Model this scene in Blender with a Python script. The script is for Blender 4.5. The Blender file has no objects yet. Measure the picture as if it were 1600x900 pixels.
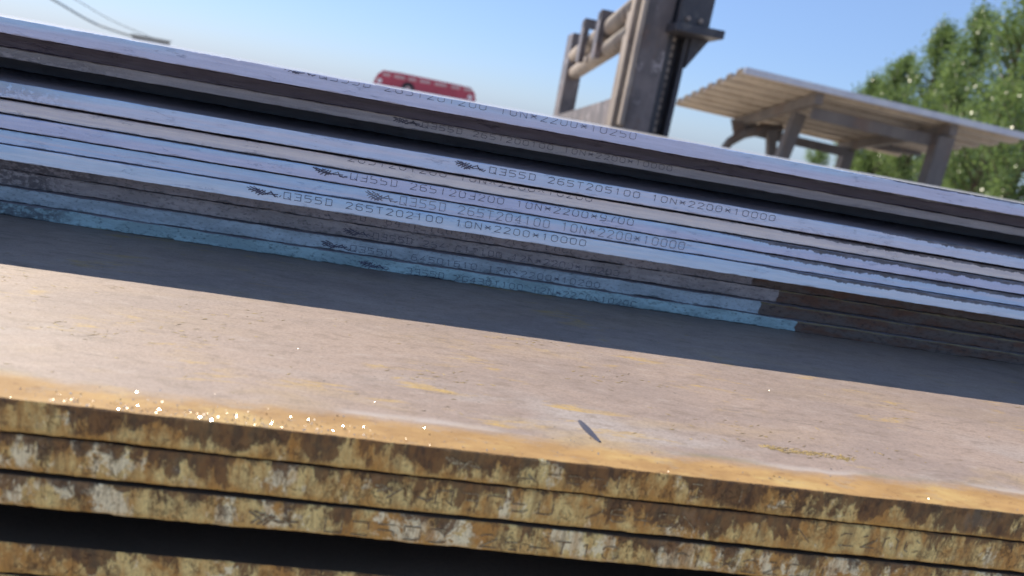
import bpy, math, random
import numpy as np
from mathutils import Matrix, Vector

random.seed(7)
RNG = np.random.default_rng(7)
SC = bpy.context.scene
COL = SC.collection
EYE = 1.10                     # height of the phone above the yard

# ------------------------------------------------------------------ camera
cd = bpy.data.cameras.new('camera')
cam = bpy.data.objects.new('camera', cd)
COL.objects.link(cam)
Rm = ((0.9789305920667395, -0.1445736035726673, -0.14419906055823034),
      (-0.10429048552606099, 0.2531344001960175, -0.9617933614171709),
      (0.175551674855586, 0.9565675347759903, 0.23272335694550067))
cam.matrix_world = Matrix([[*Rm[0], 0.0], [*Rm[1], 0.0], [*Rm[2], EYE], [0, 0, 0, 1]])
cd.sensor_width = 36.0
cd.lens = 36.0 * 1155.0 / 1600.0
cd.clip_start = 0.02
cd.clip_end = 6000.0
cd.dof.use_dof = True
cd.dof.focus_distance = 0.44
cd.dof.aperture_fstop = 9.6
SC.camera = cam

# ------------------------------------------------------------------ sky and sun
SUN_AZ, SUN_EL = math.radians(-42.0), math.radians(46.4)   # behind the stack, to the left
w = bpy.data.worlds.new('World')
SC.world = w
w.use_nodes = True
wn = w.node_tree
bg = wn.nodes['Background']
sky = wn.nodes.new('ShaderNodeTexSky')
sky.sky_type = 'NISHITA'
sky.sun_disc = False
sky.sun_elevation = SUN_EL
sky.sun_rotation = SUN_AZ
sky.altitude = 0
sky.air_density = 1.0
sky.dust_density = 0.4
sky.ozone_density = 3.0
wb = wn.nodes.new('ShaderNodeMix')          # camera white balance
wb.data_type = 'RGBA'
wb.blend_type = 'MULTIPLY'
wb.inputs[0].default_value = 1.0
wb.inputs[7].default_value = (.70, .82, 1.22, 1)
wn.links.new(sky.outputs[0], wb.inputs[6])
veil = wn.nodes.new('ShaderNodeMix')        # thin even summer haze over the whole dome
veil.data_type = 'RGBA'
veil.inputs[0].default_value = 0.34
veil.inputs[7].default_value = (4.4, 6.4, 8.5, 1)
wn.links.new(wb.outputs[2], veil.inputs[6])
wn.links.new(veil.outputs[2], bg.inputs[0])
bg.inputs[1].default_value = 0.074
sd = bpy.data.lights.new('sun', 'SUN')
sd.energy = 5.0
sd.angle = math.radians(0.5)
sd.color = (1.0, 0.89, 0.73)
sun = bpy.data.objects.new('sun', sd)
COL.objects.link(sun)
to_sun = Vector((math.sin(SUN_AZ) * math.cos(SUN_EL), math.cos(SUN_AZ) * math.cos(SUN_EL), math.sin(SUN_EL)))
sun.rotation_euler = to_sun.to_track_quat('Z', 'Y').to_euler()
sun.location = to_sun * 30

SC.view_settings.view_transform = 'Standard'
SC.view_settings.look = 'None'
SC.view_settings.exposure = 0.68
SC.view_settings.gamma = 1.0
SC.render.engine = 'CYCLES'
SC.cycles.use_denoising = True
SC.cycles.max_bounces = 5
SC.cycles.adaptive_threshold = 0.02
SC.cycles.sample_clamp_indirect = 8.0


# ------------------------------------------------------------------ node helper
class Mat:
    def __init__(s, name):
        s.m = bpy.data.materials.new(name)
        s.m.use_nodes = True
        s.t = s.m.node_tree
        s.b = s.t.nodes['Principled BSDF']
        s.out = s.t.nodes['Material Output']
        s._co = None

    def put(s, sock, v):
        if hasattr(v, 'is_output') or isinstance(v, bpy.types.NodeSocket):
            s.t.links.new(v, sock)
        else:
            if isinstance(v, (tuple, list)) and len(v) == 3 and sock.type == 'RGBA':
                v = (*v, 1.0)
            sock.default_value = v

    def set(s, **k):
        for n, v in k.items():
            s.put(s.b.inputs[n.replace('_', ' ')], v)
        return s

    def co(s, scale=(1, 1, 1), off=(0, 0, 0)):
        if s._co is None:
            s._co = s.t.nodes.new('ShaderNodeTexCoord').outputs['Object']
        mp = s.t.nodes.new('ShaderNodeMapping')
        s.t.links.new(s._co, mp.inputs[0])
        mp.inputs[1].default_value = off
        mp.inputs[3].default_value = scale
        return mp.outputs[0]

    def xyz(s):
        if s._co is None:
            s._co = s.t.nodes.new('ShaderNodeTexCoord').outputs['Object']
        n = s.t.nodes.new('ShaderNodeSeparateXYZ')
        s.t.links.new(s._co, n.inputs[0])
        return n.outputs[0], n.outputs[1], n.outputs[2]

    def noise(s, scale, vs=(1, 1, 1), seed=0.0, detail=4.0, rough=0.55, dist=0.0):
        n = s.t.nodes.new('ShaderNodeTexNoise')
        s.t.links.new(s.co(vs, (seed * 3.17, seed * 1.31, seed * 0.73)), n.inputs['Vector'])
        n.inputs['Scale'].default_value = scale
        n.inputs['Detail'].default_value = detail
        n.inputs['Roughness'].default_value = rough
        n.inputs['Distortion'].default_value = dist
        return n.outputs[0]

    def voro(s, scale, vs=(1, 1, 1), seed=0.0, feature='F1', out=0):
        n = s.t.nodes.new('ShaderNodeTexVoronoi')
        n.feature = feature
        s.t.links.new(s.co(vs, (seed * 2.1, seed, seed * .4)), n.inputs['Vector'])
        n.inputs['Scale'].default_value = scale
        return n.outputs[out]

    def math(s, op, a, b=0.0, clamp=False):
        n = s.t.nodes.new('ShaderNodeMath')
        n.operation = op
        n.use_clamp = clamp
        s.put(n.inputs[0], a)
        s.put(n.inputs[1], b)
        return n.outputs[0]

    def rng(s, v, a, b, c=0.0, d=1.0, smooth=True):
        n = s.t.nodes.new('ShaderNodeMapRange')
        n.interpolation_type = 'SMOOTHSTEP' if smooth else 'LINEAR'
        s.put(n.inputs[0], v)
        for i, q in enumerate((a, b, c, d)):
            s.put(n.inputs[i + 1], q)
        return n.outputs[0]

    def mix(s, f, a, b, mode='MIX'):
        n = s.t.nodes.new('ShaderNodeMix')
        n.data_type = 'RGBA'
        n.blend_type = mode
        n.clamp_factor = True
        s.put(n.inputs[0], f)
        s.put(n.inputs[6], a)
        s.put(n.inputs[7], b)
        return n.outputs[2]

    def bump(s, h, strength=0.6, dist=0.0004, prev=None):
        n = s.t.nodes.new('ShaderNodeBump')
        n.inputs['Strength'].default_value = strength
        n.inputs['Distance'].default_value = dist
        s.put(n.inputs['Height'], h)
        if prev is not None:
            s.put(n.inputs['Normal'], prev)
        return n.outputs[0]


# ------------------------------------------------------------------ object helper
def mesh_obj(name, verts, faces, mats, parent=None, mi=None, smooth=False, loc=(0, 0, 0)):
    me = bpy.data.meshes.new(name)
    me.from_pydata([tuple(map(float, v)) for v in verts], [], faces)
    for m in (mats if isinstance(mats, (list, tuple)) else [mats]):
        me.materials.append(m)
    if mi is not None:
        me.polygons.foreach_set('material_index', mi)
    if smooth:
        me.polygons.foreach_set('use_smooth', [True] * len(me.polygons))
    me.update()
    o = bpy.data.objects.new(name, me)
    o.location = loc
    COL.objects.link(o)
    if parent is not None:
        o.parent = parent
    return o


def tag(o, label, cat, group=None, kind=None):
    o['label'] = label
    o['category'] = cat
    if group:
        o['group'] = group
    if kind:
        o['kind'] = kind
    return o


def empty(name, loc):
    o = bpy.data.objects.new(name, None)
    o.location = loc
    COL.objects.link(o)
    return o


class MB:
    """collects solids into one mesh"""
    def __init__(s):
        s.v, s.f = [], []

    def add(s, vs, fs):
        k = len(s.v)
        s.v += [tuple(v) for v in vs]
        s.f += [tuple(i + k for i in f) for f in fs]
        return s

    def box(s, x0, x1, y0, y1, z0, z1, bev=0.0):
        if bev <= 0:
            vs = [(x, y, z) for x in (x0, x1) for y in (y0, y1) for z in (z0, z1)]
            return s.add(vs, [(0, 1, 3, 2), (4, 6, 7, 5), (0, 4, 5, 1), (2, 3, 7, 6), (0, 2, 6, 4), (1, 5, 7, 3)])
        import bmesh
        bm = bmesh.new()
        bmesh.ops.create_cube(bm, size=1.0)
        for v in bm.verts:
            v.co = Vector(((x0 + x1) / 2 + v.co.x * (x1 - x0), (y0 + y1) / 2 + v.co.y * (y1 - y0), (z0 + z1) / 2 + v.co.z * (z1 - z0)))
        bmesh.ops.bevel(bm, geom=bm.edges[:], offset=bev, segments=2, affect='EDGES', profile=0.6)
        bm.verts.index_update()
        s.add([v.co[:] for v in bm.verts], [[v.index for v in f.verts] for f in bm.faces])
        bm.free()
        return s

    def prism(s, pts, axis, a, b):
        """outline pts in the plane across `axis`, extruded from a to b"""
        n = len(pts)
        def put(p, q):
            return {'x': (q, p[0], p[1]), 'y': (p[0], q, p[1]), 'z': (p[0], p[1], q)}[axis]
        vs = [put(p, a) for p in pts] + [put(p, b) for p in pts]
        fs = [tuple(range(n))[::-1], tuple(range(n, 2 * n))]
        fs += [(i, (i + 1) % n, n + (i + 1) % n, n + i) for i in range(n)]
        return s.add(vs, fs)

    def tube(s, path, rad, n=12, cap=True):
        path = [Vector(p) for p in path]
        rads = rad if isinstance(rad, (list, tuple)) else [rad] * len(path)
        vs, fs = [], []
        up = Vector((0, 0, 1))
        for i, p in enumerate(path):
            d = (path[min(i + 1, len(path) - 1)] - path[max(i - 1, 0)]).normalized()
            if abs(d.dot(up)) > 0.95:
                a = d.cross(Vector((1, 0, 0))).normalized()
            else:
                a = d.cross(up).normalized()
            b = d.cross(a).normalized()
            for k in range(n):
                t = 2 * math.pi * k / n
                vs.append(p + (a * math.cos(t) + b * math.sin(t)) * rads[i])
        for i in range(len(path) - 1):
            for k in range(n):
                k2 = (k + 1) % n
                fs.append((i * n + k, i * n + k2, (i + 1) * n + k2, (i + 1) * n + k))
        if cap:
            fs.append(tuple(range(n))[::-1])
            fs.append(tuple(range((len(path) - 1) * n, len(path) * n)))
        return s.add(vs, fs)

    def build(s, name, mat, parent=None, smooth=False, loc=(0, 0, 0)):
        return mesh_obj(name, s.v, s.f, mat, parent, smooth=smooth, loc=loc)


def smooth_noise(n, lens, amps, rng):
    out = np.zeros(n)
    for L, a in zip(lens, amps):
        L = max(1, int(L))
        r = rng.standard_normal(n + 4 * L)
        k = np.hanning(2 * L + 1) if L > 1 else np.array([1.0])
        k = k / math.sqrt((k ** 2).sum())
        out += a * np.convolve(r, k, 'same')[2 * L:2 * L + n]
    return out


# ------------------------------------------------------------------ materials: cut edges of the clean plates
def edge_mat(name, seed, t, col, col2, dark=(0.055, 0.058, 0.075), right=None, k=0.55, left=None, speck=0.25, sky_sheen=.75):
    m = Mat(name)
    x, y, z = m.xyz()
    v = m.math('DIVIDE', z, t)
    c = m.mix(m.rng(m.noise(7, (.8, 1, 60), seed, 3), .38, .62), col, col2)
    # rolled grain, mottled scale, and a sky reflection painted along the upper edge
    g = m.noise(420, (.16, 1, 1.6), seed + 2, 5, .62)
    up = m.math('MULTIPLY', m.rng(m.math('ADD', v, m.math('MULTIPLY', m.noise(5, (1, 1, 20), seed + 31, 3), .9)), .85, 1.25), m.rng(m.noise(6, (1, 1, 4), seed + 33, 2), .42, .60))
    c = m.mix(m.math('MULTIPLY', up, sky_sheen), c, (.46, .70, .95))
    c = m.mix(m.rng(g, .3, .75, 0.0, .20), c, tuple(q * .55 for q in col))
    f = m.noise(1500, (.6, 1, 1), seed + 3, 3, .6)
    c = m.mix(m.rng(f, .52, .75, 0, speck), c, (.10, .10, .13))
    # lifted flakes: thin wandering lines, broken up
    ln = m.math('ABSOLUTE', m.math('SUBTRACT', m.noise(60, (.4, 1, 3.2), seed + 5, 5, .6, .2), .5))
    br = m.rng(m.noise(30, (1, 1, 2), seed + 6, 2), .52, .60)
    crack = m.math('MULTIPLY', m.rng(ln, .002, .007, 1, 0), br)
    c = m.mix(m.math('MULTIPLY', crack, .30), c, (.09, .09, .12))
    jag = m.math('ADD', m.math('MULTIPLY', m.noise(110, (1, .02, .02), seed + 8, 7, .75), 1.0), m.math('MULTIPLY', m.noise(420, (1, .02, .3), seed + 9, 3, .6), .35))
    msum = None
    if right is not None:
        s = m.rng(x, right, right + .12)
        thr = m.math('SUBTRACT', 1.03, m.math('MULTIPLY', s, m.math('MULTIPLY', m.math('ADD', .36, m.math('MULTIPLY', m.math('SUBTRACT', jag, .65), .75)), k * 1.4)))
        msum = m.rng(m.math('SUBTRACT', v, thr), 0.0, .08, 0, .94)
        dk = m.mix(m.rng(m.noise(160, (.5, 1, 1.4), seed + 12), .4, .65), dark, tuple(q * 2.6 + .012 for q in dark))
        c = m.mix(msum, c, dk)
    if left is not None:
        s = m.rng(x, left - .06, left, 1, 0)
        n2 = m.noise(320, (.7, 1, 1), seed + 14, 5, .7)
        lm = m.math('MULTIPLY', s, m.rng(m.math('ADD', n2, m.math('MULTIPLY', v, .22)), .5, .62))
        c = m.mix(m.math('MULTIPLY', lm, .4), c, (.14, .14, .17))
        msum = lm if msum is None else m.math('MAXIMUM', msum, lm)
    h = m.math('ADD', m.math('MULTIPLY', g, .7), m.math('MULTIPLY', f, .25))
    h = m.math('SUBTRACT', h, m.math('MULTIPLY', crack, .6))
    if msum is not None:
        h = m.math('SUBTRACT', h, m.math('MULTIPLY', msum, .8))
    m.set(Base_Color=c, Roughness=m.rng(g, .3, .7, .30, .48), Metallic=.1, Normal=m.bump(h, .5, .0005))
    m.b.inputs['Specular IOR Level'].default_value = .55
    return m.m


def painted_edge(name, seed, t, col, xend, speck, left=None, rust=(.135, .060, .034)):
    """teal-primed edge that stops at xend; bare rust and dull scale beyond"""
    m = Mat(name)
    x, y, z = m.xyz()
    v = m.math('DIVIDE', z, t)
    c = m.mix(m.rng(m.noise(26, (1, 1, 3), seed, 6, .7), .36, .62), col, tuple(q * .68 for q in col))
    g = m.noise(650, (.5, 1, 1), seed + 2, 5, .65)
    c = m.mix(m.rng(g, .50, .72, 0, speck), c, (.03, .035, .04))
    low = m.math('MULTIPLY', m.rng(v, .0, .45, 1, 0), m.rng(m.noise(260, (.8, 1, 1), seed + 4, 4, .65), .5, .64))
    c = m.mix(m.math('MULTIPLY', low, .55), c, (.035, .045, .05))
    r = m.noise(70, (.45, 1, 2.2), seed + 5, 6, .65)
    rc = m.mix(m.rng(r, .36, .58), rust, (.13, .10, .085))
    rc = m.mix(m.rng(m.noise(300, (.6, 1, 1.2), seed + 6, 5, .7), .48, .66, 0, .8), rc, (.045, .028, .022))
    rc = m.mix(m.math('MULTIPLY', m.rng(m.math('ADD', v, m.math('MULTIPLY', r, .3)), .98, 1.12), .7), rc, (.30, .25, .13))
    e = m.math('ADD', x, m.math('MULTIPLY', m.math('SUBTRACT', m.noise(160, (1, 1, 1), seed + 8, 3), .5), .008))
    em = m.rng(e, xend, xend + .0015)
    c = m.mix(em, c, rc)
    msk = em
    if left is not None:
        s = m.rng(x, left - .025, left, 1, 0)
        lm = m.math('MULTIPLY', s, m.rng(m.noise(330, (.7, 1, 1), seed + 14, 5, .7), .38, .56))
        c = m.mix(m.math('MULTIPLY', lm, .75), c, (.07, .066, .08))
    h = m.math('ADD', g, m.math('MULTIPLY', r, m.math('MULTIPLY', em, 1.5)))
    m.set(Base_Color=c, Roughness=.62, Normal=m.bump(h, .7, .0006))
    return m.m


# ------------------------------------------------------------------ materials: rusted front edges, plate tops
def rust_edge(name, seed, t, darkness=.5, pale=.5):
    m = Mat(name)
    x, y, z = m.xyz()
    v = m.math('DIVIDE', z, t)
    a = m.noise(60, (1, 1, .6), seed, 6, .72, .2)
    c = m.mix(m.rng(a, .40, .60), (.80, .60, .24), (.50, .25, .065))
    # pale lime-wash remnants with broken borders
    p = m.noise(50, (1, 1, .7), seed + 3, 6, .74, .3)
    c = m.mix(m.rng(p, .60 - .08 * pale, .66 - .08 * pale, 0, .85), c, (.92, .80, .52))
    # orange and brown stains running down
    st = m.noise(150, (1, 1, .10), seed + 5, 5, .62)
    c = m.mix(m.rng(st, .48, .66, 0, .65), c, (.44, .19, .035))
    st2 = m.noise(260, (1, 1, .12), seed + 6, 4, .62)
    c = m.mix(m.rng(st2, .50, .68, 0, .55), c, (.22, .12, .045))
    # dark crust, heaviest along the upper rim, hanging down in tongues
    d1 = m.noise(40, (1, 1, .5), seed + 7, 6, .74, .25)
    d2 = m.noise(230, (1, 1, .38), seed + 8, 5, .70)
    d = m.math('ADD', m.math('ADD', d1, m.math('MULTIPLY', m.math('SUBTRACT', d2, .5), .34)), m.math('MULTIPLY', m.math('SUBTRACT', v, .62), .20))
    dm = m.rng(d, .59 - .10 * darkness, .66 - .10 * darkness, 0, .9)
    c = m.mix(dm, c, m.mix(m.rng(d2, .40, .60), (.060, .030, .018), (.19, .088, .030)))
    # small pits and lifted outlines
    pit = m.noise(260, (1, 1, .7), seed + 15, 5, .72, .2)
    c = m.mix(m.rng(pit, .55, .64, 0, .6), c, (.15, .075, .028))
    ln = m.math('ABSOLUTE', m.math('SUBTRACT', m.noise(80, (1, 1, .7), seed + 9, 6, .72, .2), .5))
    crack = m.math('MULTIPLY', m.rng(ln, .003, .016, 1, 0), m.rng(m.noise(30, (1, 1, 1), seed + 21, 3), .45, .60))
    c = m.mix(m.math('MULTIPLY', crack, .5), c, (.10, .05, .022))
    # ochre foot along the lower rim
    c = m.mix(m.math('MULTIPLY', m.rng(m.math('ADD', v, m.math('MULTIPLY', d1, .3)), .14, .38, 1, 0), .65), c, (.56, .29, .06))
    fine = m.noise(900, (1, 1, .7), seed + 11, 4, .65)
    c = m.mix(m.rng(fine, .48, .72, 0, .5), c, (.15, .09, .04))
    h = m.math('ADD', m.math('MULTIPLY', dm, -.4), m.math('ADD', m.math('MULTIPLY', d2, .6), m.math('MULTIPLY', crack, -.4)))
    h = m.math('ADD', h, m.math('ADD', m.math('MULTIPLY', fine, .3), m.math('MULTIPLY', pit, -.5)))
    m.set(Base_Color=c, Roughness=.8, Normal=m.bump(h, .9, .0011))
    return m.m


def mill_scale():
    """broad face of the lower sheet: brown-grey scale, ochre bloom, rusted rim along the front edge"""
    m = Mat('mill_scale_face')
    x, y, z = m.xyz()
    big = m.noise(11, (.7, 1.5, 1), 1, 8, .66, .4)
    c = m.mix(m.rng(big, .35, .65), (.318, .247, .208), (.240, .190, .170))
    pale = m.noise(11, (.55, 1.6, 1), 4, 5, .6, .2)
    near = m.rng(y, .03, .10, 1, .15)
    c = m.mix(m.math('MULTIPLY', m.rng(pale, .52, .66), m.math('MULTIPLY', near, .8)), c, (.33, .30, .29))
    yel = m.noise(60, (.35, 1.3, 1), 7, 6, .7, .5)
    yb = m.rng(m.noise(14, (1, 1, 1), 8, 3), .48, .62)
    c = m.mix(m.math('MULTIPLY', m.rng(yel, .54, .66, 0, .9), yb), c, (.40, .27, .085))
    och = m.noise(16, (.5, 1.5, 1), 30, 4, .6, .4)
    c = m.mix(m.math('MULTIPLY', m.rng(och, .50, .66), m.rng(y, .02, .07, .6, .12)), c, (.36, .26, .12))
    scr = m.math('ABSOLUTE', m.math('SUBTRACT', m.noise(34, (.18, 2.2, 1), 11, 4, .6, .3), .5))
    sb = m.rng(m.noise(12, (1, 1, 1), 12, 2), .5, .6)
    c = m.mix(m.math('MULTIPLY', m.rng(scr, .002, .012, 1, 0), m.math('MULTIPLY', sb, .5)), c, (.12, .10, .08))
    g = m.noise(900, (.7, 1, 1), 13, 4, .65)
    c = m.mix(m.rng(g, .35, .7, 0, .42), c, (.13, .105, .09))
    mot = m.noise(140, (.5, 1.2, 1), 41, 6, .7, .3)
    c = m.mix(m.rng(mot, .50, .68, 0, .5), c, (.15, .115, .09))
    c = m.mix(m.rng(mot, .46, .30, 0, .35), c, (.36, .31, .28))
    sp = m.noise(480, (.8, 1, 1), 15, 2, .5)
    c = m.mix(m.rng(sp, .70, .76, 0, .8), c, (.05, .045, .04))
    # rusted rim
    wob = m.math('ADD', m.math('MULTIPLY', m.math('SUBTRACT', m.noise(9, (1, .3, 1), 17, 3), .5), .018), m.math('MULTIPLY', m.math('SUBTRACT', m.noise(70, (1, .6, 1), 18, 4), .5), .004))
    yy = m.math('ADD', y, wob)
    rn = m.noise(120, (.45, 1, 1), 35, 7, .72)
    yr = m.math('ADD', yy, m.math('MULTIPLY', m.math('SUBTRACT', rn, .5), .016))
    rim = m.rng(yr, .0125, .0235, 1, 0)
    line = m.math('MULTIPLY', m.rng(yy, .019, .021), m.rng(yy, .0215, .026, 1, 0))
    c = m.mix(m.math('MULTIPLY', line, m.rng(m.noise(13, (1, .3, 1), 33, 3), .45, .62, 0, .5)), c, m.mix(m.rng(m.noise(16, (1, .2, 1), 19, 2), .42, .58), (.17, .155, .10), (.40, .37, .36)))
    ru = m.noise(75, (.4, 1, 1), 21, 6, .68)
    rc = m.mix(m.rng(ru, .35, .66), (.345, .215, .085), (.25, .145, .055))
    rc = m.mix(m.rng(m.noise(40, (.5, 1, 1), 23, 5, .65), .52, .68, 0, .8), rc, (.40, .285, .115))
    rc = m.mix(m.rng(m.noise(260, (.6, 1, 1), 24, 4, .65), .55, .72, 0, .55), rc, (.15, .075, .03))
    rc = m.mix(m.rng(rn, .56, .66, 0, .5), rc, (.24, .19, .14))
    c = m.mix(rim, c, rc)
    h = m.math('ADD', m.math('MULTIPLY', g, .5), m.math('MULTIPLY', m.math('MULTIPLY', ru, rim), 1.6))
    m.set(Base_Color=c, Roughness=m.math('ADD', m.rng(big, .3, .7, .46, .58), m.math('MULTIPLY', rim, .16)), Normal=m.bump(h, .55, .0005))
    m.b.inputs['Specular IOR Level'].default_value = .4
    return m.m


def plate_top(name, col, rough=.5):
    m = Mat(name)
    a = m.noise(6, (1, 1, 1), 2, 5, .6)
    g = m.noise(700, (.7, 1, 1), 3, 4, .6)
    c = m.mix(m.rng(a, .35, .65), col, tuple(q * .6 for q in col))
    c = m.mix(m.rng(g, .4, .7, 0, .4), c, tuple(q * .45 for q in col))
    m.set(Base_Color=c, Roughness=rough, Normal=m.bump(g, .4, .0004))
    return m.m


def ink(name, col, rough=.6, wear=.45):
    m = Mat(name)
    n = m.noise(900, (1, 1, 1), 2, 3, .6)
    m.set(Base_Color=m.mix(m.rng(n, .45, .7, 0, wear), col, tuple(min(.5, q * 3 + .1) for q in col)), Roughness=rough)
    return m.m


def steel_paint(name, col, col2, scale=6, rough=.55, worn=None, metallic=0.0, rust=0.0):
    m = Mat(name)
    a = m.noise(scale, (1, 1, .6), 1, 6, .62, .2)
    c = m.mix(m.rng(a, .38, .62), col, col2)
    if worn:
        wn_ = m.noise(scale * 1.6, (1, 1, .7), 5, 7, .7, .3)
        c = m.mix(m.rng(wn_, .55, .62, 0, .8), c, worn)
    ru_ = m.noise(scale * 1.1, (1, 1, .5), 15, 6, .7, .3)
    c = m.mix(m.rng(ru_, .54, .66, 0, .6 * rust), c, (.16, .075, .035))
    st = m.noise(scale * 7, (1, 1, .1), 9, 4, .6)
    c = m.mix(m.rng(st, .5, .75, 0, .4), c, tuple(q * .5 for q in col))
    m.set(Base_Color=c, Roughness=rough, Metallic=metallic, Normal=m.bump(m.math('ADD', a, m.math('MULTIPLY', st, .3)), .35, .004))
    return m.m


# ================================================================== THE SETTING
gm = Mat('yard_concrete')
n1 = gm.noise(.35, seed=1, detail=6)
n2 = gm.noise(6, seed=2, detail=6, rough=.65)
n3 = gm.noise(60, seed=3, detail=3)
c = gm.mix(gm.rng(n1, .35, .65), (.45, .40, .34), (.38, .35, .31))
c = gm.mix(gm.rng(n2, .45, .7, 0, .5), c, (.20, .17, .14))
c = gm.mix(gm.rng(n3, .4, .7, 0, .3), c, (.14, .125, .11))
gm.set(Base_Color=c, Roughness=.9, Normal=gm.bump(n2, .4, .01))
S = 2500
g = mesh_obj('ground', [(-S, -S, 0), (S, -S, 0), (S, S, 0), (-S, S, 0)], [(0, 1, 2, 3)], gm.m)
g['kind'] = 'structure'
g['label'] = 'dusty concrete yard reaching to the horizon'

# ================================================================== STEEL PLATES
FACE = 0.500        # front face of the upper stack, metres from the camera
XS = np.concatenate([np.linspace(-4.6, -1.0, 13)[:-1], np.linspace(-1.0, -.62, 80)[:-1], np.arange(-.62, .86, .0016), np.linspace(.86, 1.3, 80), np.linspace(1.3, 5.4, 13)[1:]])


def plate(name, y, ztop, t, mats, seed, chip=.00035, face=.00004, length=None, width=2.2, rag=0.0, step=1, bow=0.0):
    rng = np.random.default_rng(seed)
    xs = XS[::step] if step > 1 else XS
    n = len(xs)
    nn = lambda L, A: smooth_noise(n, L, A, rng)
    ct = np.clip(.0004 + nn((1, 4, 14), (chip * .35, chip * .5, chip * .5)), .00008, .0024)
    cb = np.clip(.0004 + nn((1, 4, 14), (chip * .35, chip * .5, chip * .5)), .00008, .0024)
    fy = nn((2, 9, 50), (face, face, face * 1.5))
    zt = t + nn((2, 10), (rag * .6, rag))
    zb = nn((2, 10), (rag * .5, rag * .8))
    prof = []
    zero = np.zeros(n)
    cols = [(zero + width, zero), (zero + .0045, zero), (fy + cb, zb), (fy, zb + cb), (fy, (zt + zb) / 2), (fy, zt - ct), (fy + ct * .9, zt), (zero + .0045, zero + t), (zero + .03, zero + t), (zero + width, zero + t)]
    P = len(cols)
    sag = bow * np.sin(xs * 1.7 + seed)
    V = np.zeros((n, P, 3))
    for k, (a, b) in enumerate(cols):
        V[:, k, 0] = xs
        V[:, k, 1] = a
        V[:, k, 2] = b + sag
    V = V.reshape(-1, 3)
    F, MI = [], []
    for i in range(n - 1):
        for k in range(P):
            k2 = (k + 1) % P
            F.append((i * P + k, i * P + k2, (i + 1) * P + k2, (i + 1) * P + k))
            MI.append(0 if k in (2, 3, 4, 5) else 1)
    F.append(tuple(range(P))[::-1])
    F.append(tuple(range((n - 1) * P, n * P)))
    MI += [0, 0]
    return mesh_obj(name, V, F, mats, mi=MI, loc=(0, y, EYE + ztop - t))


TOP = plate_top('dark_scale_face', (.42, .38, .42))
TOPG = plate_top('glare_top_face', (.46, .45, .47), .3)  # topmost plate only: colour lightened and gloss raised to strengthen the sun glare
TOPR = plate_top('brown_scale_face', (.12, .085, .06))

# ---- stencil lettering: strokes on a 4 x 6 grid
GL = {
    '0': [[(0, 1), (0, 5), (1, 6), (3, 6), (4, 5), (4, 1), (3, 0), (1, 0), (0, 1)]],
    'Q': [[(0, 0), (0, 6), (4, 6), (4, 0), (0, 0)], [(2.6, 1.6), (4.4, -.5)]],
    '1': [[(1, 5), (2, 6), (2, 0)]],
    '2': [[(0, 5), (1, 6), (3, 6), (4, 5), (4, 4), (0, 0), (4, 0)]],
    '3': [[(0, 6), (4, 6), (4, 3), (1, 3)], [(4, 3), (4, 0), (0, 0)]],
    '4': [[(3, 0), (3, 6), (0, 2), (4, 2)]],
    '5': [[(4, 6), (0, 6), (0, 3.4), (3, 3.4), (4, 2.6), (4, 1), (3, 0), (0, 0)]],
    '6': [[(4, 6), (1, 6), (0, 5), (0, 1), (1, 0), (3, 0), (4, 1), (4, 2.6), (3, 3.4), (0, 3.4)]],
    '7': [[(0, 6), (4, 6), (2, 3), (2, 0)]],
    '8': [[(1, 3.2), (0, 4), (0, 5), (1, 6), (3, 6), (4, 5), (4, 4), (3, 3.2), (1, 3.2), (0, 2.3), (0, 1), (1, 0), (3, 0), (4, 1), (4, 2.3), (3, 3.2)]],
    '9': [[(0, 0), (3, 0), (4, 1), (4, 5), (3, 6), (1, 6), (0, 5), (0, 3.6), (1, 2.8), (4, 2.8)]],
    'D': [[(.4, 0), (.4, 6)], [(0, 6), (3.4, 6), (4, 5.2), (4, .8), (3.4, 0), (0, 0)]],
    'T': [[(0, 6), (4, 6)], [(2, 6), (2, 0)]],
    'N': [[(0, 0), (0, 6), (4, 0), (4, 6)]],
    '*': [[(.3, 1.2), (3.7, 4.8)], [(.3, 4.8), (3.7, 1.2)], [(0, 3), (4, 3)]],
    ' ': [], '.': [[(1.6, 0), (2.2, 0)]],
}
LOGO = [[(0, 5.4), (3.2, 3.0), (7.2, 1.0)], [(1.4, 5.6), (5.0, 3.2), (8.6, 1.4)], [(3.2, 6.2), (6.8, 3.8), (9.6, 2.2)],
        [(1.0, 2.6), (4.4, 5.4)], [(2.2, 1.6), (6.0, 5.6)], [(3.8, .8), (7.4, 5.2)], [(5.4, .4), (8.6, 4.4)],
        [(7.2, 1.0), (11.6, 4.6), (13.4, 1.0)], [(9.6, 2.2), (14.6, 3.0)], [(12.6, 2.2), (15.4, 1.0), (16.4, 2.2)]]


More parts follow.
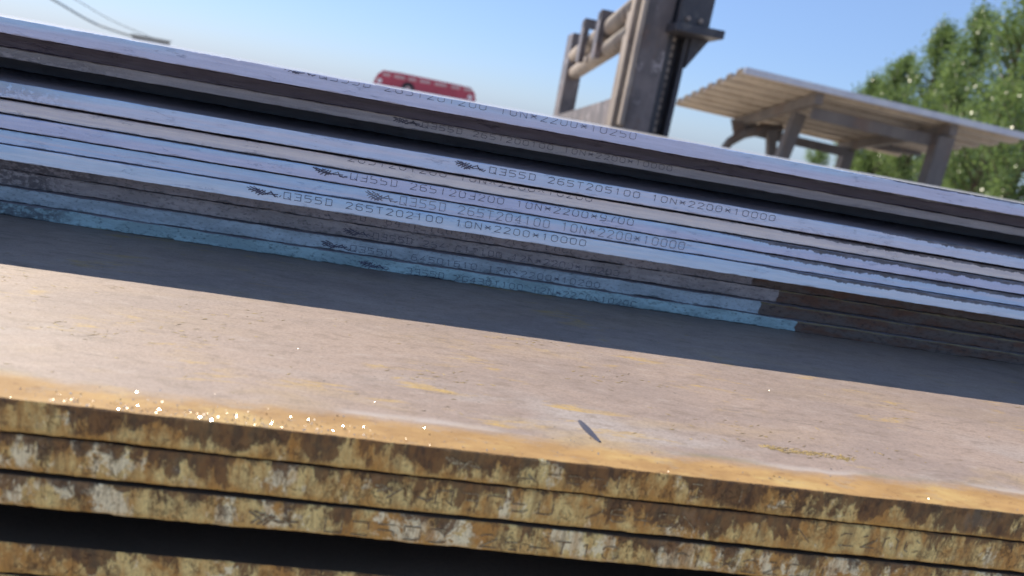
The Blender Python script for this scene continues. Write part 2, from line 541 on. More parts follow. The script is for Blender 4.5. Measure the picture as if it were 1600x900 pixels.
def marking(parent, text, x0, pitch, zc, h, mat, t, logo_x=None, wd=.00036, dz=0.0, drop=0.0, seed=1, cw=.62, name='printed_marking', logo_h=None):
    """flat print lying on the front face, clipped where it runs over the rim"""
    r = random.Random(seed)
    V, F = [], []

    def seg(a, b, wd):
        if r.random() < drop:
            return
        (xa, za), (xb, zb) = a, b
        lo, hi = .00025, t - .00045
        if za > zb:
            xa, za, xb, zb = xb, zb, xa, za
        if zb < lo or za > hi:
            return
        if za < lo:
            f_ = (lo - za) / (zb - za + 1e-12); xa, za = xa + (xb - xa) * f_, lo
        if zb > hi:
            f_ = (hi - za) / (zb - za + 1e-12); xb, zb = xa + (xb - xa) * f_, hi
        dx, dzz = xb - xa, zb - za
        L = math.hypot(dx, dzz)
        if L < 1e-6:
            dx, dzz, L = 1e-6, 0, 1e-6
        ux, uz = dx / L, dzz / L
        e = wd * .35
        nx, nz = -uz * wd / 2, ux * wd / 2
        k = len(V)
        yy = -.00028 - r.random() * .00003
        for sx, sz in ((xa - ux * e + nx, za - uz * e + nz), (xa - ux * e - nx, za - uz * e - nz), (xb + ux * e - nx, zb + uz * e - nz), (xb + ux * e + nx, zb + uz * e + nz)):
            V.append((sx, yy, min(max(sz, .00005), t - .0003)))
        F.append((k, k + 1, k + 2, k + 3))
    n = max(1, len(text))

    def flush(nm):
        if F:
            mesh_obj(nm, list(V), list(F), mat, parent)['kind'] = 'stuff'
        V.clear()
        F.clear()
    for i, ch in enumerate(text):
        ox = x0 + i * pitch
        oz = zc - h / 2 + dz * i / n
        for pl_ in GL[ch]:
            for a, b in zip(pl_[:-1], pl_[1:]):
                j = lambda: r.uniform(-.00008, .00008)
                seg((ox + a[0] / 4 * pitch * cw + j(), oz + a[1] / 6 * h + j()), (ox + b[0] / 4 * pitch * cw + j(), oz + b[1] / 6 * h + j()), wd)
    flush(name)
    if logo_x is not None:
        lh = logo_h or h * 1.15
        for pl_ in LOGO:
            for a, b in zip(pl_[:-1], pl_[1:]):
                j = lambda: r.uniform(-.0005, .0005)
                seg((logo_x + a[0] / 16.4 * .0215 + j(), zc - lh / 2 + a[1] / 6.2 * lh + j()), (logo_x + b[0] / 16.4 * .0215 + j(), zc - lh / 2 + b[1] / 6.2 * lh + j()), wd * r.uniform(1.2, 2.3))
    flush('printed_emblem')


INK = ink('black_ink', (.055, .055, .09), .6, .5)
INK2 = ink('faded_ink', (.14, .15, .21), .6, .6)
INK3 = ink('rust_eaten_ink', (.19, .115, .055), .8, .7)

# name of the plates never numbers them; the labels use the writing on each edge
G_UP = 'plates of the upper stack'
specs = [
    # ztop, thickness, recess, material, label, text spec
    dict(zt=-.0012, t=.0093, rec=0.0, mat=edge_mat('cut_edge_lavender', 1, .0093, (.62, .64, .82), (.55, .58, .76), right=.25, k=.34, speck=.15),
         label='topmost grey steel plate of the upper stack, skyline edge',
         text='Q355D 265T201200 10N*2200*10250', x0=-.0715, p=.0069, z=.0094, dz=-.0026, h=.0042, ink=INK, logo=-.096, wd=.00027),
    dict(zt=-.0112, t=.0086, rec=.042, mat=edge_mat('cut_edge_plum', 12, .0086, (.062, .050, .095), (.045, .038, .07), right=.2, k=.5, speck=.4, sky_sheen=0),
         label='dark purplish plate edge tucked directly under the topmost plate'),
    dict(zt=-.0202, t=.0071, rec=.05, mat=edge_mat('cut_edge_dim', 2, .0071, (.48, .46, .50), (.38, .37, .43), sky_sheen=0, right=.30, k=.3, left=-.18, speck=.4),
         label='steel plate set far back in the dark gap, marked 265T200100',
         text='Q355D 265T200100 10N*2200*10000', x0=-.0033, p=.0062, z=.0046, h=.0036, ink=INK, logo=-.0252),
    dict(zt=-.0279, t=.0102, rec=.115, mat=edge_mat('cut_edge_navy', 13, .0102, (.07, .07, .10), (.055, .055, .08), speck=.4, sky_sheen=0),
         label='darkest plate, set deepest back above the blue-grey edge marked 265T205100'),
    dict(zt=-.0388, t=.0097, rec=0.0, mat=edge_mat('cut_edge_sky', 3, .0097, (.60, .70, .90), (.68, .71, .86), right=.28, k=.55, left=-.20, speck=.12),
         label='steel plate with blue-grey edge below the dark gap, marked 265T205100',
         text='Q355D 265T205100 10N*2200*10000', x0=.0456, p=.00675, z=.0062, h=.0040, ink=INK, logo=.0215),
    dict(zt=-.0504, t=.0079, rec=.004, mat=edge_mat('cut_edge_warm', 4, .0083, (.82, .77, .76), (.70, .67, .71), sky_sheen=.1, right=.20, k=.62, speck=.12),
         label='steel plate with warm grey edge, its writing cut off along the top rim',
         text='265T201200 10N*2200*10200', x0=-.048, p=.0068, z=.0079, h=.0042, ink=INK, logo=None),
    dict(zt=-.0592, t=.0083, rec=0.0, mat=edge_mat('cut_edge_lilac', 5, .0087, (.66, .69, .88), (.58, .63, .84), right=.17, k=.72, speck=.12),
         label='steel plate with lilac-grey edge marked 265T203200, ending 9700',
         text='Q355D 265T203200 10N*2200*9700', x0=-.0446, p=.0066, z=.0058, h=.0042, ink=INK, logo=-.0688),
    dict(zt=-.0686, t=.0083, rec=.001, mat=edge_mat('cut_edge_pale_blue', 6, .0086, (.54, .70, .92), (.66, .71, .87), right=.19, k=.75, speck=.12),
         label='steel plate with pale blue edge, faded writing 265T204100',
         text='Q355D 265T204100 10N*2200*10000', x0=-.0104, p=.0066, z=.0045, h=.0054, ink=INK2, logo=-.034),
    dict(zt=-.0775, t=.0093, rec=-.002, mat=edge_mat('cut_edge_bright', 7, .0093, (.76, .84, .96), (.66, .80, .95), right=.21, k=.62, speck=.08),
         label='brightest steel plate edge jutting out furthest, marked 265T202100',
         text='Q355D 265T202100 10N*2200*10000', x0=-.0853, p=.0067, z=.0058, h=.0042, ink=INK, logo=-.1087),
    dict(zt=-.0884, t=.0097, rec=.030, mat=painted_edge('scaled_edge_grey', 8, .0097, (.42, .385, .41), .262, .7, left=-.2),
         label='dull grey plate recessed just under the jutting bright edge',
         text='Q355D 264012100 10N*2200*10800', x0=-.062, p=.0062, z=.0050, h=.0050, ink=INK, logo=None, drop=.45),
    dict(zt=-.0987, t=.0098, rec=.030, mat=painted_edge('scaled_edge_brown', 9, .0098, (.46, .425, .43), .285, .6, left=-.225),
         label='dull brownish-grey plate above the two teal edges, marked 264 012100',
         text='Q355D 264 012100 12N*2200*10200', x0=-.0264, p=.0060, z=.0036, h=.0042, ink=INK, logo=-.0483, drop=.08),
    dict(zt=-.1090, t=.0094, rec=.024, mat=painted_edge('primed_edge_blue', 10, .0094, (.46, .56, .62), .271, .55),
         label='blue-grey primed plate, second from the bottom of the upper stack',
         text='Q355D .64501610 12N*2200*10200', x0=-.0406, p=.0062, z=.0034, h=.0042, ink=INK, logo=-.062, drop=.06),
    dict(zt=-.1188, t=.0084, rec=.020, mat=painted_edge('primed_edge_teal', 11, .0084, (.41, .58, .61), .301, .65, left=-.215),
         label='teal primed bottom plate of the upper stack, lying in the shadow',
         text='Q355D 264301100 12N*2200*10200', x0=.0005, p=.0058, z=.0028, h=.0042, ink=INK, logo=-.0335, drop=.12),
]
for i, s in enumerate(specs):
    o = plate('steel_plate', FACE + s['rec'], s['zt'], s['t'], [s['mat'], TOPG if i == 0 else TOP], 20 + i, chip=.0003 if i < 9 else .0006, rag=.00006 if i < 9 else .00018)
    tag(o, s['label'], 'steel plate', G_UP)
    if 'text' in s:
        marking(o, s['text'], s['x0'], s['p'], s['z'], s['h'], s['ink'], s['t'], s['logo'], dz=s.get('dz', 0), drop=s.get('drop', 0), seed=i, wd=s.get('wd', .00036))

# ---- the lower pile
FRONT = 0.2557
BASE = -.1274
MS = mill_scale()
G_LOW = 'plates of the lower pile'
low = [
    (BASE, .0125, 0.0, rust_edge('rust_edge_crusted', 31, .0125, 1.6, .45), MS, 'wide sunlit plate with orange rusted rim that carries the upper stack'),
    (-.1412, .0140, .0006, rust_edge('rust_edge_streaked', 45, .014, .9, .7), TOPR, 'rust-streaked plate right under the wide sunlit plate'),
    (-.1566, .0122, -.0004, rust_edge('rust_edge_flaking', 58, .0122, .65, 1.0), TOPR, 'flaking yellowish plate just above the dark gap in the lower pile'),
    (-.1850, .0130, .001, rust_edge('rust_edge_blotched', 71, .013, .8, .5), TOPR, 'blotchy rusted plate below the dark gap at the bottom left'),
    (-.1984, .0130, .0, rust_edge('rust_edge_deep', 84, .013, .6), TOPR, 'rusted plate next under the blotchy one at the bottom'),
]
lows = []
for i, (zt, t, dy, em, tm, lab) in enumerate(low):
    o = plate('rusty_plate', FRONT + dy, zt, t, [em, tm], 60 + i, chip=.00028, face=.00005, rag=.00004, width=2.75)
    tag(o, lab, 'steel plate', G_LOW)
    lows.append(o)
marking(lows[0], 'Q355D 264T12', .054, .0098, .0068, .0056, INK3, .0125, .0255, wd=.0005, drop=.5, seed=40, logo_h=.0062)
marking(lows[1], 'Q355D 2645N8 12N*2200', .024, .0100, .0072, .0056, INK3, .014, .0005, wd=.0005, drop=.52, seed=41, logo_h=.0066)
marking(lows[2], 'Q355D 264T18 12N*2200', -.016, .0100, .0045, .0056, INK3, .0122, -.046, wd=.0005, drop=.38, seed=42, logo_h=.0062)

# ---- timber and concrete that carry the plates
wood = Mat('weathered_timber')
a = wood.noise(30, (1, .12, 1), 3, 5, .6)
wood.set(Base_Color=wood.mix(wood.rng(a, .35, .65), (.20, .14, .085), (.10, .07, .045)), Roughness=.85, Normal=wood.bump(a, .5, .003))
conc = Mat('bearer_concrete')
a = conc.noise(9, seed=4, detail=6)
conc.set(Base_Color=conc.mix(conc.rng(a, .35, .65), (.34, .32, .29), (.24, .22, .2)), Roughness=.9, Normal=conc.bump(a, .5, .01))


def bearer(name, x, y0, y1, z0, z1, wx, mat, label, cat, group):
    o = MB().box(-wx / 2, wx / 2, 0, y1 - y0, 0, z1 - z0, min(.004, (z1 - z0) * .2)).build(name, mat, loc=(x, y0, z0))
    tag(o, label, cat, group)


for x, side in ((-2.1, 'left'), (2.6, 'right')):
    bearer('timber_spacer', x, FRONT + .15, FRONT + 2.6, EYE - .1850, EYE - .1688, .10, wood.m, f'timber spacer in the dark gap of the lower pile, {side} end', 'timber', 'timber spacers')
    bearer('concrete_bearer', x, FRONT + .12, FRONT + 2.5, 0, EYE - .2114, .35, conc.m, f'concrete bearer block under the lower pile, {side} end', 'block', 'concrete bearers')

# ---- bits lying on the sunlit plate
ZB = EYE + BASE
sl = Mat('dark_steel_sliver')
sl.set(Base_Color=(.07, .075, .11), Roughness=.5, Metallic=.3)
a_, b_ = Vector((.0850, .2970, 0)), Vector((.0900, .2775, 0))
d = (b_ - a_)
sliver = MB()
pts = []
n = 7
side = Vector((d.y, -d.x, 0)).normalized()
vs, fs = [], []
for i in range(n):
    f_ = i / (n - 1)
    c_ = d * f_ + side * (.0006 * math.sin(f_ * 3.1))
    hw = .0012 * (.55 + .7 * math.sin(math.pi * min(1, f_ * .9 + .1)))
    hz = .0004 + .0008 * math.sin(math.pi * f_)
    vs += [c_ - side * hw, c_ + side * hw, c_ + side * hw * .6 + Vector((0, 0, hz)), c_ - side * hw * .6 + Vector((0, 0, hz))]
for i in range(n - 1):
    for k in range(4):
        fs.append((i * 4 + k, i * 4 + (k + 1) % 4, i * 4 + 4 + (k + 1) % 4, i * 4 + 4 + k))
fs += [(3, 2, 1, 0), tuple(range(4 * n - 4, 4 * n))]
o = sliver.add(vs, fs).build('steel_sliver', sl.m, loc=(a_.x, a_.y, ZB + .0001))
tag(o, 'dark bluish metal sliver lying on the sunlit plate near its rusted rim', 'metal sliver')

fl = Mat('rust_flake')
ri = fl.t.nodes.new('ShaderNodeNewGeometry').outputs['Random Per Island']
fl.set(Base_Color=fl.mix(ri, (.42, .30, .10), (.16, .115, .06)), Roughness=.6)
V, F = [], []
r = random.Random(3)
for i in range(560):
    if r.random() < .55:
        cx_, cy_ = r.choice([(-.20, .385), (-.10, .345), (-.085, .375), (.02, .33), (.06, .40), (.17, .31), (.22, .30), (-.14, .33), (.12, .36)])
        x, y = r.gauss(cx_, .018), r.gauss(cy_, .007)
    else:
        x, y = r.uniform(-.3, .45), r.uniform(FRONT + .022, .485)
    if i % 3 == 0:
        f_ = r.random()
        x, y = .172 + .042 * f_ + r.gauss(0, .002), .2935 - .002 * f_ + r.gauss(0, .0013)
    if y < FRONT + .022:
        continue
    L, W_, ang = abs(r.gauss(.0010, .0007)) + .0003, r.uniform(.0002, .0005), r.gauss(.1, .5)
    ca, sa = math.cos(ang), math.sin(ang)
    k = len(V)
    hz = r.uniform(.00005, .0002)
    q = [(-L, 0, 0), (0, -W_, 0), (L, 0, 0), (0, W_, 0), (L * r.uniform(-.3, .3), 0, hz)]
    V += [(x + p[0] * ca - p[1] * sa, y + p[0] * sa + p[1] * ca, ZB + .0001 + p[2]) for p in q]
    F += [(k, k + 1, k + 4), (k + 1, k + 2, k + 4), (k + 2, k + 3, k + 4), (k + 3, k, k + 4)]
o = mesh_obj('rust_flakes', V, F, fl.m)
tag(o, 'tiny ochre and dark rust flakes strewn over the sunlit plate', 'rust flakes', kind='stuff')

gl = Mat('glinting_grain')
gl.set(Base_Color=(.75, .68, .58), Roughness=.24, Metallic=.9)
V, F = [], []
r = random.Random(11)
for i in range(760):
    q = r.random()
    if q < .66:
        x = r.gauss(-.055, .04); y = FRONT + .0008 + abs(r.gauss(0, .0055))
    elif q < .86:
        x = r.uniform(-.14, .28); y = FRONT + .0008 + abs(r.gauss(0, .010))
    else:
        x = r.uniform(-.25, .35); y = r.uniform(FRONT + .015, .40)
    rad = .00014 + .00030 * r.random() ** 2.5
    if q >= .86:
        rad *= .6
    nrm = Vector((r.gauss(0, .38), r.gauss(0, .38), 1)).normalized()
    ax = nrm.orthogonal().normalized()
    bx_ = nrm.cross(ax)
    k = len(V)
    c0 = Vector((x, y, ZB + .00015 + rad * .3))
    m_ = 5
    for e in range(m_):
        an = 2 * math.pi * e / m_ + r.uniform(-.3, .3)
        V.append(c0 + (ax * math.cos(an) + bx_ * math.sin(an)) * rad)
    V.append(c0 - nrm * rad * .5)
    F.append(tuple(range(k, k + m_)))
    F += [(k + (e + 1) % m_, k + e, k + m_) for e in range(m_)]
o = mesh_obj('metal_grains', V, F, gl.m)
tag(o, 'glinting metal grains sprinkled along the orange rusted rim', 'metal grains', kind='stuff')

# ================================================================== BEYOND THE STACK
# ---- the mast (heights below are measured from the eye)
M_TAN = steel_paint('dusty_lit_steel', (.35, .295, .245), (.25, .21, .18), 6, .6, (.13, .105, .10), rust=.6)  # dusty mast steel, its sunlit tone put into the colour
M_WEB = steel_paint('worn_dark_steel', (.19, .16, .155), (.11, .095, .095), 7, .45, (.36, .32, .32), rust=.8)
M_BLK = steel_paint('shaded_mast_steel', (.035, .035, .045), (.05, .048, .055), 5, .45, (.09, .085, .085))  # near-black mast steel, shade of the right side put into the colour
mast = empty('machine_mast', (1.0, 4.2, 0))
tag(mast, 'tall dark steel machine mast with two uprights joined by round tubes', 'machine mast')


def mp(name, mb, mat, smooth=False, parent=None):
    mb.v = [(v[0] - 1.0, v[1] - 4.2, v[2] + EYE) for v in mb.v]
    return mb.build(name, mat, parent or mast, smooth)


Z0 = -EYE
mp('flange', MB().box(.885, .915, 3.66, 3.775, Z0, 1.6, .004), M_TAN)
mp('guide_bar', MB().box(.905, .930, 3.575, 3.63, .012, 1.6, .010), M_TAN)
web = mp('upright', MB().box(.930, 1.064, 3.60, 3.80, Z0, 1.6, .008), M_WEB)
mp('channel', MB().box(1.065, 1.096, 3.63, 3.92, Z0, 1.6, .004).box(1.0955, 1.150, 3.70, 3.74, Z0, 1.6).box(1.1495, 1.174, 3.62, 3.92, Z0, 1.6, .004), M_BLK)
chain = MB()
for k in range(46):
    z = -.35 + k * .036
    chain.box(1.100, 1.118, 3.655, 3.668, z, z + .026, .003)
mp('lift_chain', chain, M_TAN)
br = mp('bracket', MB().box(1.04, 1.272, 3.44, 3.80, .470, .508, .004).prism([(1.174, .5085), (1.236, .5085), (1.205, .70), (1.205, 1.4), (1.174, 1.4)], 'y', 3.58, 3.62), M_BLK)
mp('stiffener', MB().prism([(1.1745, .33), (1.26, .4695), (1.1745, .4695)], 'y', 3.60, 3.63), M_BLK)
mp('back_plate', MB().box(1.05, 1.2, 3.46, 3.50, .5085, 1.5, .005), M_BLK)
for zx in ((1.09, .53), (1.15, .53), (1.09, .66), (1.15, .66)):
    mp('bolt', MB().tube([(zx[0], 3.445, zx[1]), (zx[0], 3.462, zx[1])], .011, 6), M_TAN)
# far upright and the tubes between
mp('upright', MB().box(.965, 1.085, 5.72, 5.95, Z0, .62, .012), M_WEB)
mp('tube', MB().tube([(.93, 3.74, .585), (1.02, 5.75, .455)], .056, 20), M_TAN, True)
mp('tube', MB().tube([(.93, 3.74, .462), (1.035, 5.75, .335)], .050, 20), M_TAN, True)
for y, x in ((4.95, .885), (4.45, .880)):
    mp('hanger', MB().prism([(y - .08, .36), (y + .02, .36), (y + .03, .62), (y - .07, .62)], 'x', x, x + .035).box(x, x + .12, y - .06, y - .02, .57, .63, .004), M_WEB)
mp('gusset', MB().prism([(3.776, .175), (4.2, .13), (5.72, .005), (5.72, -.6), (3.776, -.6)], 'x', .95, 1.0), M_WEB)

# ---- the shelter
SH_ROOF = steel_paint('shelter_sheet', (.48, .41, .335), (.38, .32, .26), 1.2, .55, rust=.35)
SH_STEEL = steel_paint('shelter_steel', (.16, .14, .13), (.12, .105, .10), 1.5, .6, rust=.7)
SH_FASC = steel_paint('shelter_fascia', (.52, .54, .60), (.45, .47, .55), 2, .4)
shel = empty('open_shelter', (12.5, 23, 0))
tag(shel, 'open shelter with pale corrugated roof on steel posts before the trees', 'shelter')


def sp(name, mb, mat, smooth=False):
    mb.v = [(v[0] - 12.5, v[1] - 23, v[2] + EYE) for v in mb.v]
    return mb.build(name, mat, shel, smooth)


A_, B_, C_ = Vector((8.58, 26.56, 1.13)), Vector((8.18, 20.06, 2.02)), Vector((16.79, 19.48, 1.69))
EU, EV = (C_ - B_), (A_ - B_)
NRM = EU.cross(EV).normalized()
LV = EV.length
NW = 8


def roofp(u, v, h):
    return B_ + EU * u + EV * v + NRM * h


for kx in range(NW):
    mb = MB()
    prof = [(0, .0), (.20, .0), (.30, .17), (.70, .17), (.80, .0), (1.04, .0)]
    vs, fs = [], []
    for u in (0, .5, 1):
        for th in (0, .008):
            for (q, h) in prof:
                vs.append(roofp(u, (kx + q) / NW, h + th + .002 * (kx % 2)))
    P = len(prof)
    for i in range(2):
        for k in range(P - 1):
            b0, b1 = i * 2 * P, (i + 1) * 2 * P
            fs.append((b0 + k, b0 + k + 1, b1 + k + 1, b1 + k))
            fs.append((b0 + P + k, b1 + P + k, b1 + P + k + 1, b0 + P + k + 1))
    for i in (0, 2):
        b0 = i * 2 * P
        for k in range(P - 1):
            fs.append((b0 + k, b0 + P + k, b0 + P + k + 1, b0 + k + 1))
    for k in (0, P - 1):
        for i in range(2):
            b0, b1 = i * 2 * P, (i + 1) * 2 * P
            fs.append((b0 + k, b1 + k, b1 + P + k, b0 + P + k))
    sp('roof_sheet', mb.add(vs, fs), SH_ROOF)


def beam(p, q, wdt, hgt, up=Vector((0, 0, 1))):
    d_ = (q - p).normalized()
    s_ = d_.cross(up).normalized()
    u_ = s_.cross(d_).normalized()
    vs = []
    for c_ in (p, q):
        for a, b in ((-1, -1), (1, -1), (1, 1), (-1, 1)):
            vs.append(c_ + s_ * (a * wdt / 2) + u_ * (b * hgt / 2))
    return MB().add(vs, [(3, 2, 1, 0), (4, 5, 6, 7), (0, 1, 5, 4), (1, 2, 6, 5), (2, 3, 7, 6), (3, 0, 4, 7)])


sp('fascia', beam(roofp(-.002, -.012, .05), roofp(1.002, -.012, .05), .05, .17), SH_FASC)
for u in (.27, .735):
    sp('rafter', beam(roofp(u, .03, -.16), roofp(u, .99, -.16), .22, .30), SH_STEEL)
for v in (.12, .86):
    sp('purlin', beam(roofp(.285, v, -.45), roofp(.72, v, -.45), .16, .32), SH_STEEL)
for u, v, wd_ in ((.735, .09, .50), (.735, .90, .38)):
    p = roofp(u, v, -.30)
    sp('post', MB().box(p.x - wd_ / 2, p.x + wd_ / 2, p.y - .2, p.y + .2, -EYE, p.z, .02), SH_STEEL)
p = roofp(.27, .30, -.30)
sp('post', beam(Vector((p.x - .05, p.y, -EYE)), Vector((p.x + .30, p.y, p.z)), .36, .3, Vector((0, 1, 0))), SH_STEEL)
# curved brackets at the back left
q0 = roofp(.27, .93, -.30)
arc = [(q0.x - 1.0 + .0, q0.y - .6, -EYE), (q0.x - .72, q0.y - .6, -.35), (q0.x - .45, q0.y - .6, .20), (q0.x - .02, q0.y - .6, .58), (q0.x + .6, q0.y - .6, .82), (q0.x + 1.3, q0.y - .6, .96)]
sp('curved_bracket', MB().tube(arc, [.15, .15, .16, .19, .2, .16], 8), SH_STEEL)
pts = [(q0.x - .25, .30), (q0.x - .55, .95), (q0.x + .25, 1.0), (q0.x + .9, .80), (q0.x + .15, .66)]
sp('gusset', MB().prism([(a, b + .02) for a, b in pts], 'y', q0.y - .55, q0.y - .45), SH_STEEL)
sp('brace', beam(Vector((q0.x + 1.35, q0.y - .8, -EYE)), Vector((q0.x + .85, q0.y - .8, .85)), .3, .25, Vector((0, 1, 0))), SH_STEEL)
sp('hanging_beam', beam(Vector((15.3, 24.6, .98)), Vector((16.9, 24.4, 1.02)), .2, .26), SH_STEEL)

# ---- the red vehicle in the distance
RED = steel_paint('red_vehicle_paint', (.50, .06, .10), (.44, .05, .085), .8, .35)
PALE = steel_paint('pale_panel', (.62, .42, .42), (.55, .38, .38), .8, .3)
LAMP = Mat('lamp_glass'); LAMP.set(Base_Color=(.8, .72, .74), Roughness=.2)
RUB = Mat('tyre_rubber'); RUB.set(Base_Color=(.03, .03, .035), Roughness=.8)
YR = 88.0
red = empty('red_vehicle', (-.8, YR, 0))
tag(red, 'blurred red vehicle with pale panel strip showing above the topmost plate', 'vehicle')


def rp(name, mb, mat, parent=None, smooth=False):
    mb.v = [(v[0] + .8, v[1] - YR, v[2] + EYE) for v in mb.v]
    return mb.build(name, mat, parent or red, smooth)


x0, x1 = -6.65, 5.05
out = [(x0 + .15, -.65), (x1 - .05, -.65), (x1, .2), (x1 - .2, .9), (x1 - .8, 1.42), (x1 - 3, 1.5), (x0 + 3, 1.62), (x0 + .9, 1.55), (x0 + .35, 1.05), (x0, .2)]
rp('body', MB().prism(out, 'y', YR, YR + 2.4), RED)
k = 0
for (a, b) in ((x0 + .9, x0 + 1.75), (x0 + 2.2, x0 + 3.4), (x0 + 3.8, x0 + 4.7), (x0 + 5.1, x0 + 6.3), (x0 + 6.8, x0 + 8.2), (x0 + 8.7, x0 + 9.7), (x0 + 10.2, x0 + 11.1)):
    rp('panel', MB().box(a, b, YR - .05, YR + .02, .98, 1.28, .02), PALE)
rp('round_disc', MB().tube([(-2.75, YR - .12, .02), (-2.75, YR + .1, .02)], .72, 24), RUB.m)
rp('hub', MB().tube([(-2.75, YR - .2, -.02), (-2.75, YR - .1, -.02)], .33, 20), PALE)
for a in (x0 + .65, x1 - .7):
    rp('lamp', MB().tube([(a, YR - .1, .35), (a, YR + .05, .35)], .28, 16), LAMP.m)
for a in (x0 + 2, x1 - 2):
    for yy in (YR + .02, YR + 2.1):
        rp('wheel', MB().tube([(a, yy, -.66), (a, yy + .3, -.66)], .44, 20), RUB.m)

# ---- drooping cables and the box they run to
CAB = Mat('cable_sheath'); CAB.set(Base_Color=(.30, .33, .33), Roughness=.6)
BOXM = steel_paint('grey_box_paint', (.36, .37, .36), (.30, .31, .30), 8, .6)
YC = 14.0
def cable(pts, rad, label):
    P_ = [Vector(p) for p in pts]
    path = []
    for i in range(len(P_) - 1):
        a, b = P_[max(i - 1, 0)], P_[i]
        c_, d_ = P_[i + 1], P_[min(i + 2, len(P_) - 1)]
        for s in range(8):
            t = s / 8
            path.append(.5 * ((2 * b) + (c_ - a) * t + (2 * a - 5 * b + 4 * c_ - d_) * t * t + (3 * b - a - 3 * c_ + d_) * t ** 3))
    path.append(P_[-1])
    base = path[-1].copy()
    o = MB().tube([p - base for p in path], rad, 8).build('drooping_cable', CAB.m, smooth=True, loc=base)
    tag(o, label, 'cable', 'cables drooping from the pole')
zc = lambda r_: EYE + r_ * YC
cable([(-.60 * YC, YC, zc(.090)), (-.50 * YC, YC, zc(.0415)), (-.4606 * YC, YC, zc(.0272)), (-.42 * YC, YC, zc(.0113)), (-.395 * YC, YC, zc(.0058)), (-.366 * YC, YC, zc(.0022))], .018, 'darker drooping cable sagging lowest at the upper left')
cable([(-.60 * YC, YC + .15, zc(.097)), (-.48 * YC, YC + .15, zc(.0475)), (-.437 * YC, YC + .15, zc(.0315)), (-.40 * YC, YC + .15, zc(.0172)), (-.36 * YC, YC + .1, zc(.0075)), (-.335 * YC, YC + .1, zc(.0015))], .008, 'thinner fainter cable hanging above the darker drooping one')
jb = empty('cable_box', (-.348 * YC, YC, 0))
tag(jb, 'small grey box where the drooping cables end', 'cable box')
hx = .020 * YC
MB().box(-hx, hx, -.1, .1, EYE - .55, EYE + .062, .01).build('housing', BOXM, jb)
MB().box(-hx - .02, hx + .02, -.13, .13, EYE + .063, EYE + .078, .004).build('lid', BOXM, jb)
for sx in (-.8, .8):
    MB().box(hx * sx - .025, hx * sx + .025, -.025, .025, 0, EYE - .551).build('leg', BOXM, jb)
pole = empty('cable_pole', (-.603 * YC, YC + .08, 0))
tag(pole, 'steel pole the drooping cables hang from, left of the stack', 'pole')
MB().tube([(0, 0, 0), (0, 0, 4.2)], [.07, .05], 12).build('shaft', SH_STEEL, pole, True)
MB().box(-.15, .15, -.2, .2, EYE + .086 * YC, EYE + .093 * YC, .01).build('cross_arm', SH_STEEL, pole)

# ================================================================== TREES
leafm = Mat('leaf')
ri = leafm.t.nodes.new('ShaderNodeNewGeometry').outputs['Random Per Island']
cl = leafm.mix(ri, (.07, .125, .045), (.22, .30, .12))
cl = leafm.mix(leafm.rng(leafm.noise(.8, seed=3, detail=3), .4, .65), cl, (.12, .19, .07))
leafm.set(Base_Color=cl, Roughness=.27)
tr = leafm.t.nodes.new('ShaderNodeBsdfTranslucent')
leafm.put(tr.inputs[0], leafm.mix(.5, cl, (.24, .34, .09)))
ms = leafm.t.nodes.new('ShaderNodeMixShader')
ms.inputs[0].default_value = .5
leafm.t.links.new(leafm.b.outputs[0], ms.inputs[1])
leafm.t.links.new(tr.outputs[0], ms.inputs[2])
leafm.t.links.new(ms.outputs[0], leafm.out.inputs['Surface'])
bark = Mat('bark')
a = bark.noise(8, (1, 1, .2), 1, 5)
bark.set(Base_Color=bark.mix(bark.rng(a, .35, .65), (.15, .12, .09), (.07, .055, .045)), Roughness=.9)


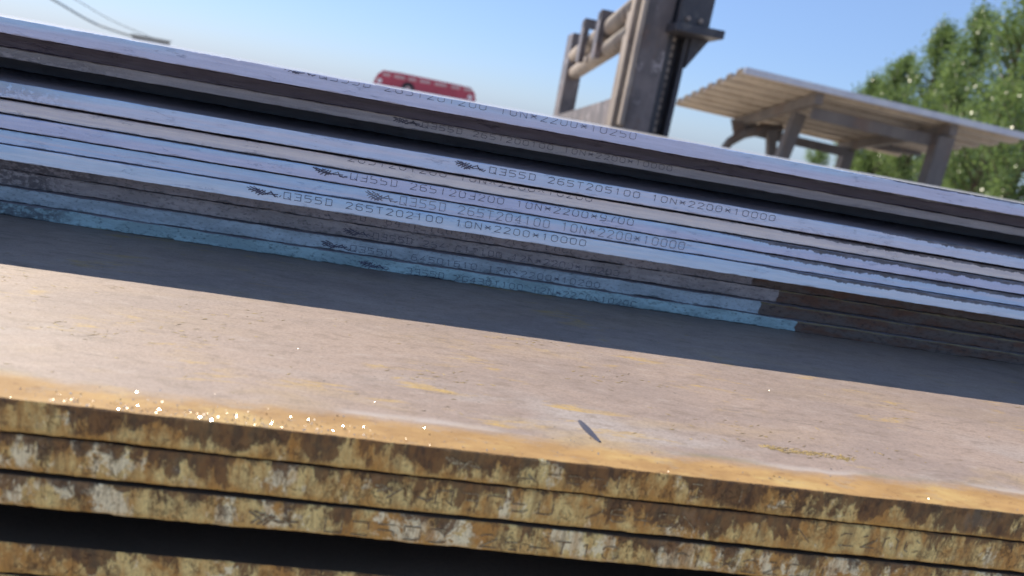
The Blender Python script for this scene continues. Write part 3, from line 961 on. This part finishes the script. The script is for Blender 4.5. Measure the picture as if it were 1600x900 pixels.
def tree(x, y, height, rad, base, nleaf, seed, label, leaf=.095, group='trees behind the shelter', lean=.0, name='poplar_tree', clump=.50):
    rng = np.random.default_rng(seed)
    root = empty(name, (x, y, 0))
    tag(root, label, 'tree', group)
    mb = MB()
    mb.tube([(0, 0, 0), (lean * .3, 0, height * .35), (lean * .7, 0, height * .7), (lean, 0, height * .97)], [height * .018, height * .014, height * .008, .01], 8)
    cl_ = []
    nb = int(26 + height * 3)
    for i in range(nb):
        f_ = (i + rng.random()) / nb
        z = base + (height - base) * f_
        prof = math.sin(math.pi * min(1, (f_ * .86 + .14)) ** .8) ** .75 if f_ < .97 else .2
        rr = rad * prof * rng.uniform(.55, 1.12)
        an = rng.uniform(0, 2 * math.pi)
        st = np.array([lean * f_, 0, max(z - rr * .6, .4)])
        en = np.array([lean * f_ + rr * math.cos(an), rr * math.sin(an), z + rr * .55])
        mb.tube([st, (st + en) / 2 + np.array([0, 0, -.05]), en], [height * .005, height * .003, .006], 5, cap=False)
        for s in np.linspace(.35, 1.0, 4):
            cl_.append((st + (en - st) * s + rng.normal(0, .12, 3), clump * rng.uniform(.6, 1.25)))
        cl_.append((en + np.array([0, 0, .25]), clump * .8))
    mb.build('trunk', bark.m, root, True)
    w_ = np.array([c_[1] ** 2 for c_ in cl_]); w_ /= w_.sum()
    idx = rng.choice(len(cl_), nleaf, p=w_)
    cen = np.array([c_[0] for c_ in cl_])[idx]
    sg = np.array([c_[1] for c_ in cl_])[idx][:, None]
    off = rng.normal(0, 1, (nleaf, 3)) * sg * np.array([.62, .62, .75])
    pos = cen + off
    pos[:, 2] = np.clip(pos[:, 2], .15, None)
    d1 = rng.normal(0, 1, (nleaf, 3)); d1 /= np.linalg.norm(d1, axis=1)[:, None]
    d2 = rng.normal(0, 1, (nleaf, 3)); d2 -= d1 * (d1 * d2).sum(1)[:, None]; d2 /= np.linalg.norm(d2, axis=1)[:, None]
    sz = leaf * rng.uniform(.6, 1.35, (nleaf, 1))
    vs = np.stack([pos - d1 * sz, pos - d2 * sz * .62, pos + d1 * sz, pos + d2 * sz * .62], 1).reshape(-1, 3)
    me = bpy.data.meshes.new('crown')
    me.vertices.add(nleaf * 4)
    me.vertices.foreach_set('co', vs.ravel())
    me.loops.add(nleaf * 4)
    me.loops.foreach_set('vertex_index', np.arange(nleaf * 4, dtype=np.int32))
    me.polygons.add(nleaf)
    me.polygons.foreach_set('loop_start', np.arange(0, nleaf * 4, 4, dtype=np.int32))
    me.materials.append(leafm.m)
    me.update(calc_edges=True)
    me.validate()
    o = bpy.data.objects.new('crown', me)
    COL.objects.link(o)
    o.parent = root
    return root


T = [
    (.597, 62, .122, 1.75, 'smallest poplar, leftmost of the row behind the shelter roof'),
    (.634, 58, .158, 1.9, 'second poplar from the left above the shelter roof'),
    (.678, 53, .207, 2.1, 'pointed poplar in the middle of the row above the roof'),
    (.727, 48, .238, 2.3, 'broad-topped poplar left of the tallest tree'),
    (.792, 42, .300, 2.6, 'tallest poplar cut by the right edge of the picture'),
    (.850, 38, .330, 2.4, 'poplar at the far right, mostly out of the picture'),
]
for i, (rx, y, rz, rad, lab) in enumerate(T):
    tree(rx * y, y, rz * y + EYE, rad * 1.15, .3, 17000, 100 + i, lab)
B = [(.655, 66, .10, 3.2, 'dark leafy tree low behind the shelter, left part'), (.725, 60, .12, 3.0, 'dark leafy tree behind the poplars, seen under the roof'), (.80, 56, .15, 3.2, 'dense dark tree behind the right shelter post')]
for i, (rx, y, rz, rad, lab) in enumerate(B):
    tree(rx * y, y, rz * y + EYE, rad, .2, 14000, 140 + i, lab, leaf=.10, clump=.55, name='leafy_tree')
tree(.545 * 95, 95, .016 * 95 + EYE, 1.6, .2, 4000, 161, 'pale far shrub seen through the shelter between its posts', leaf=.09, group='far trees', name='far_tree')
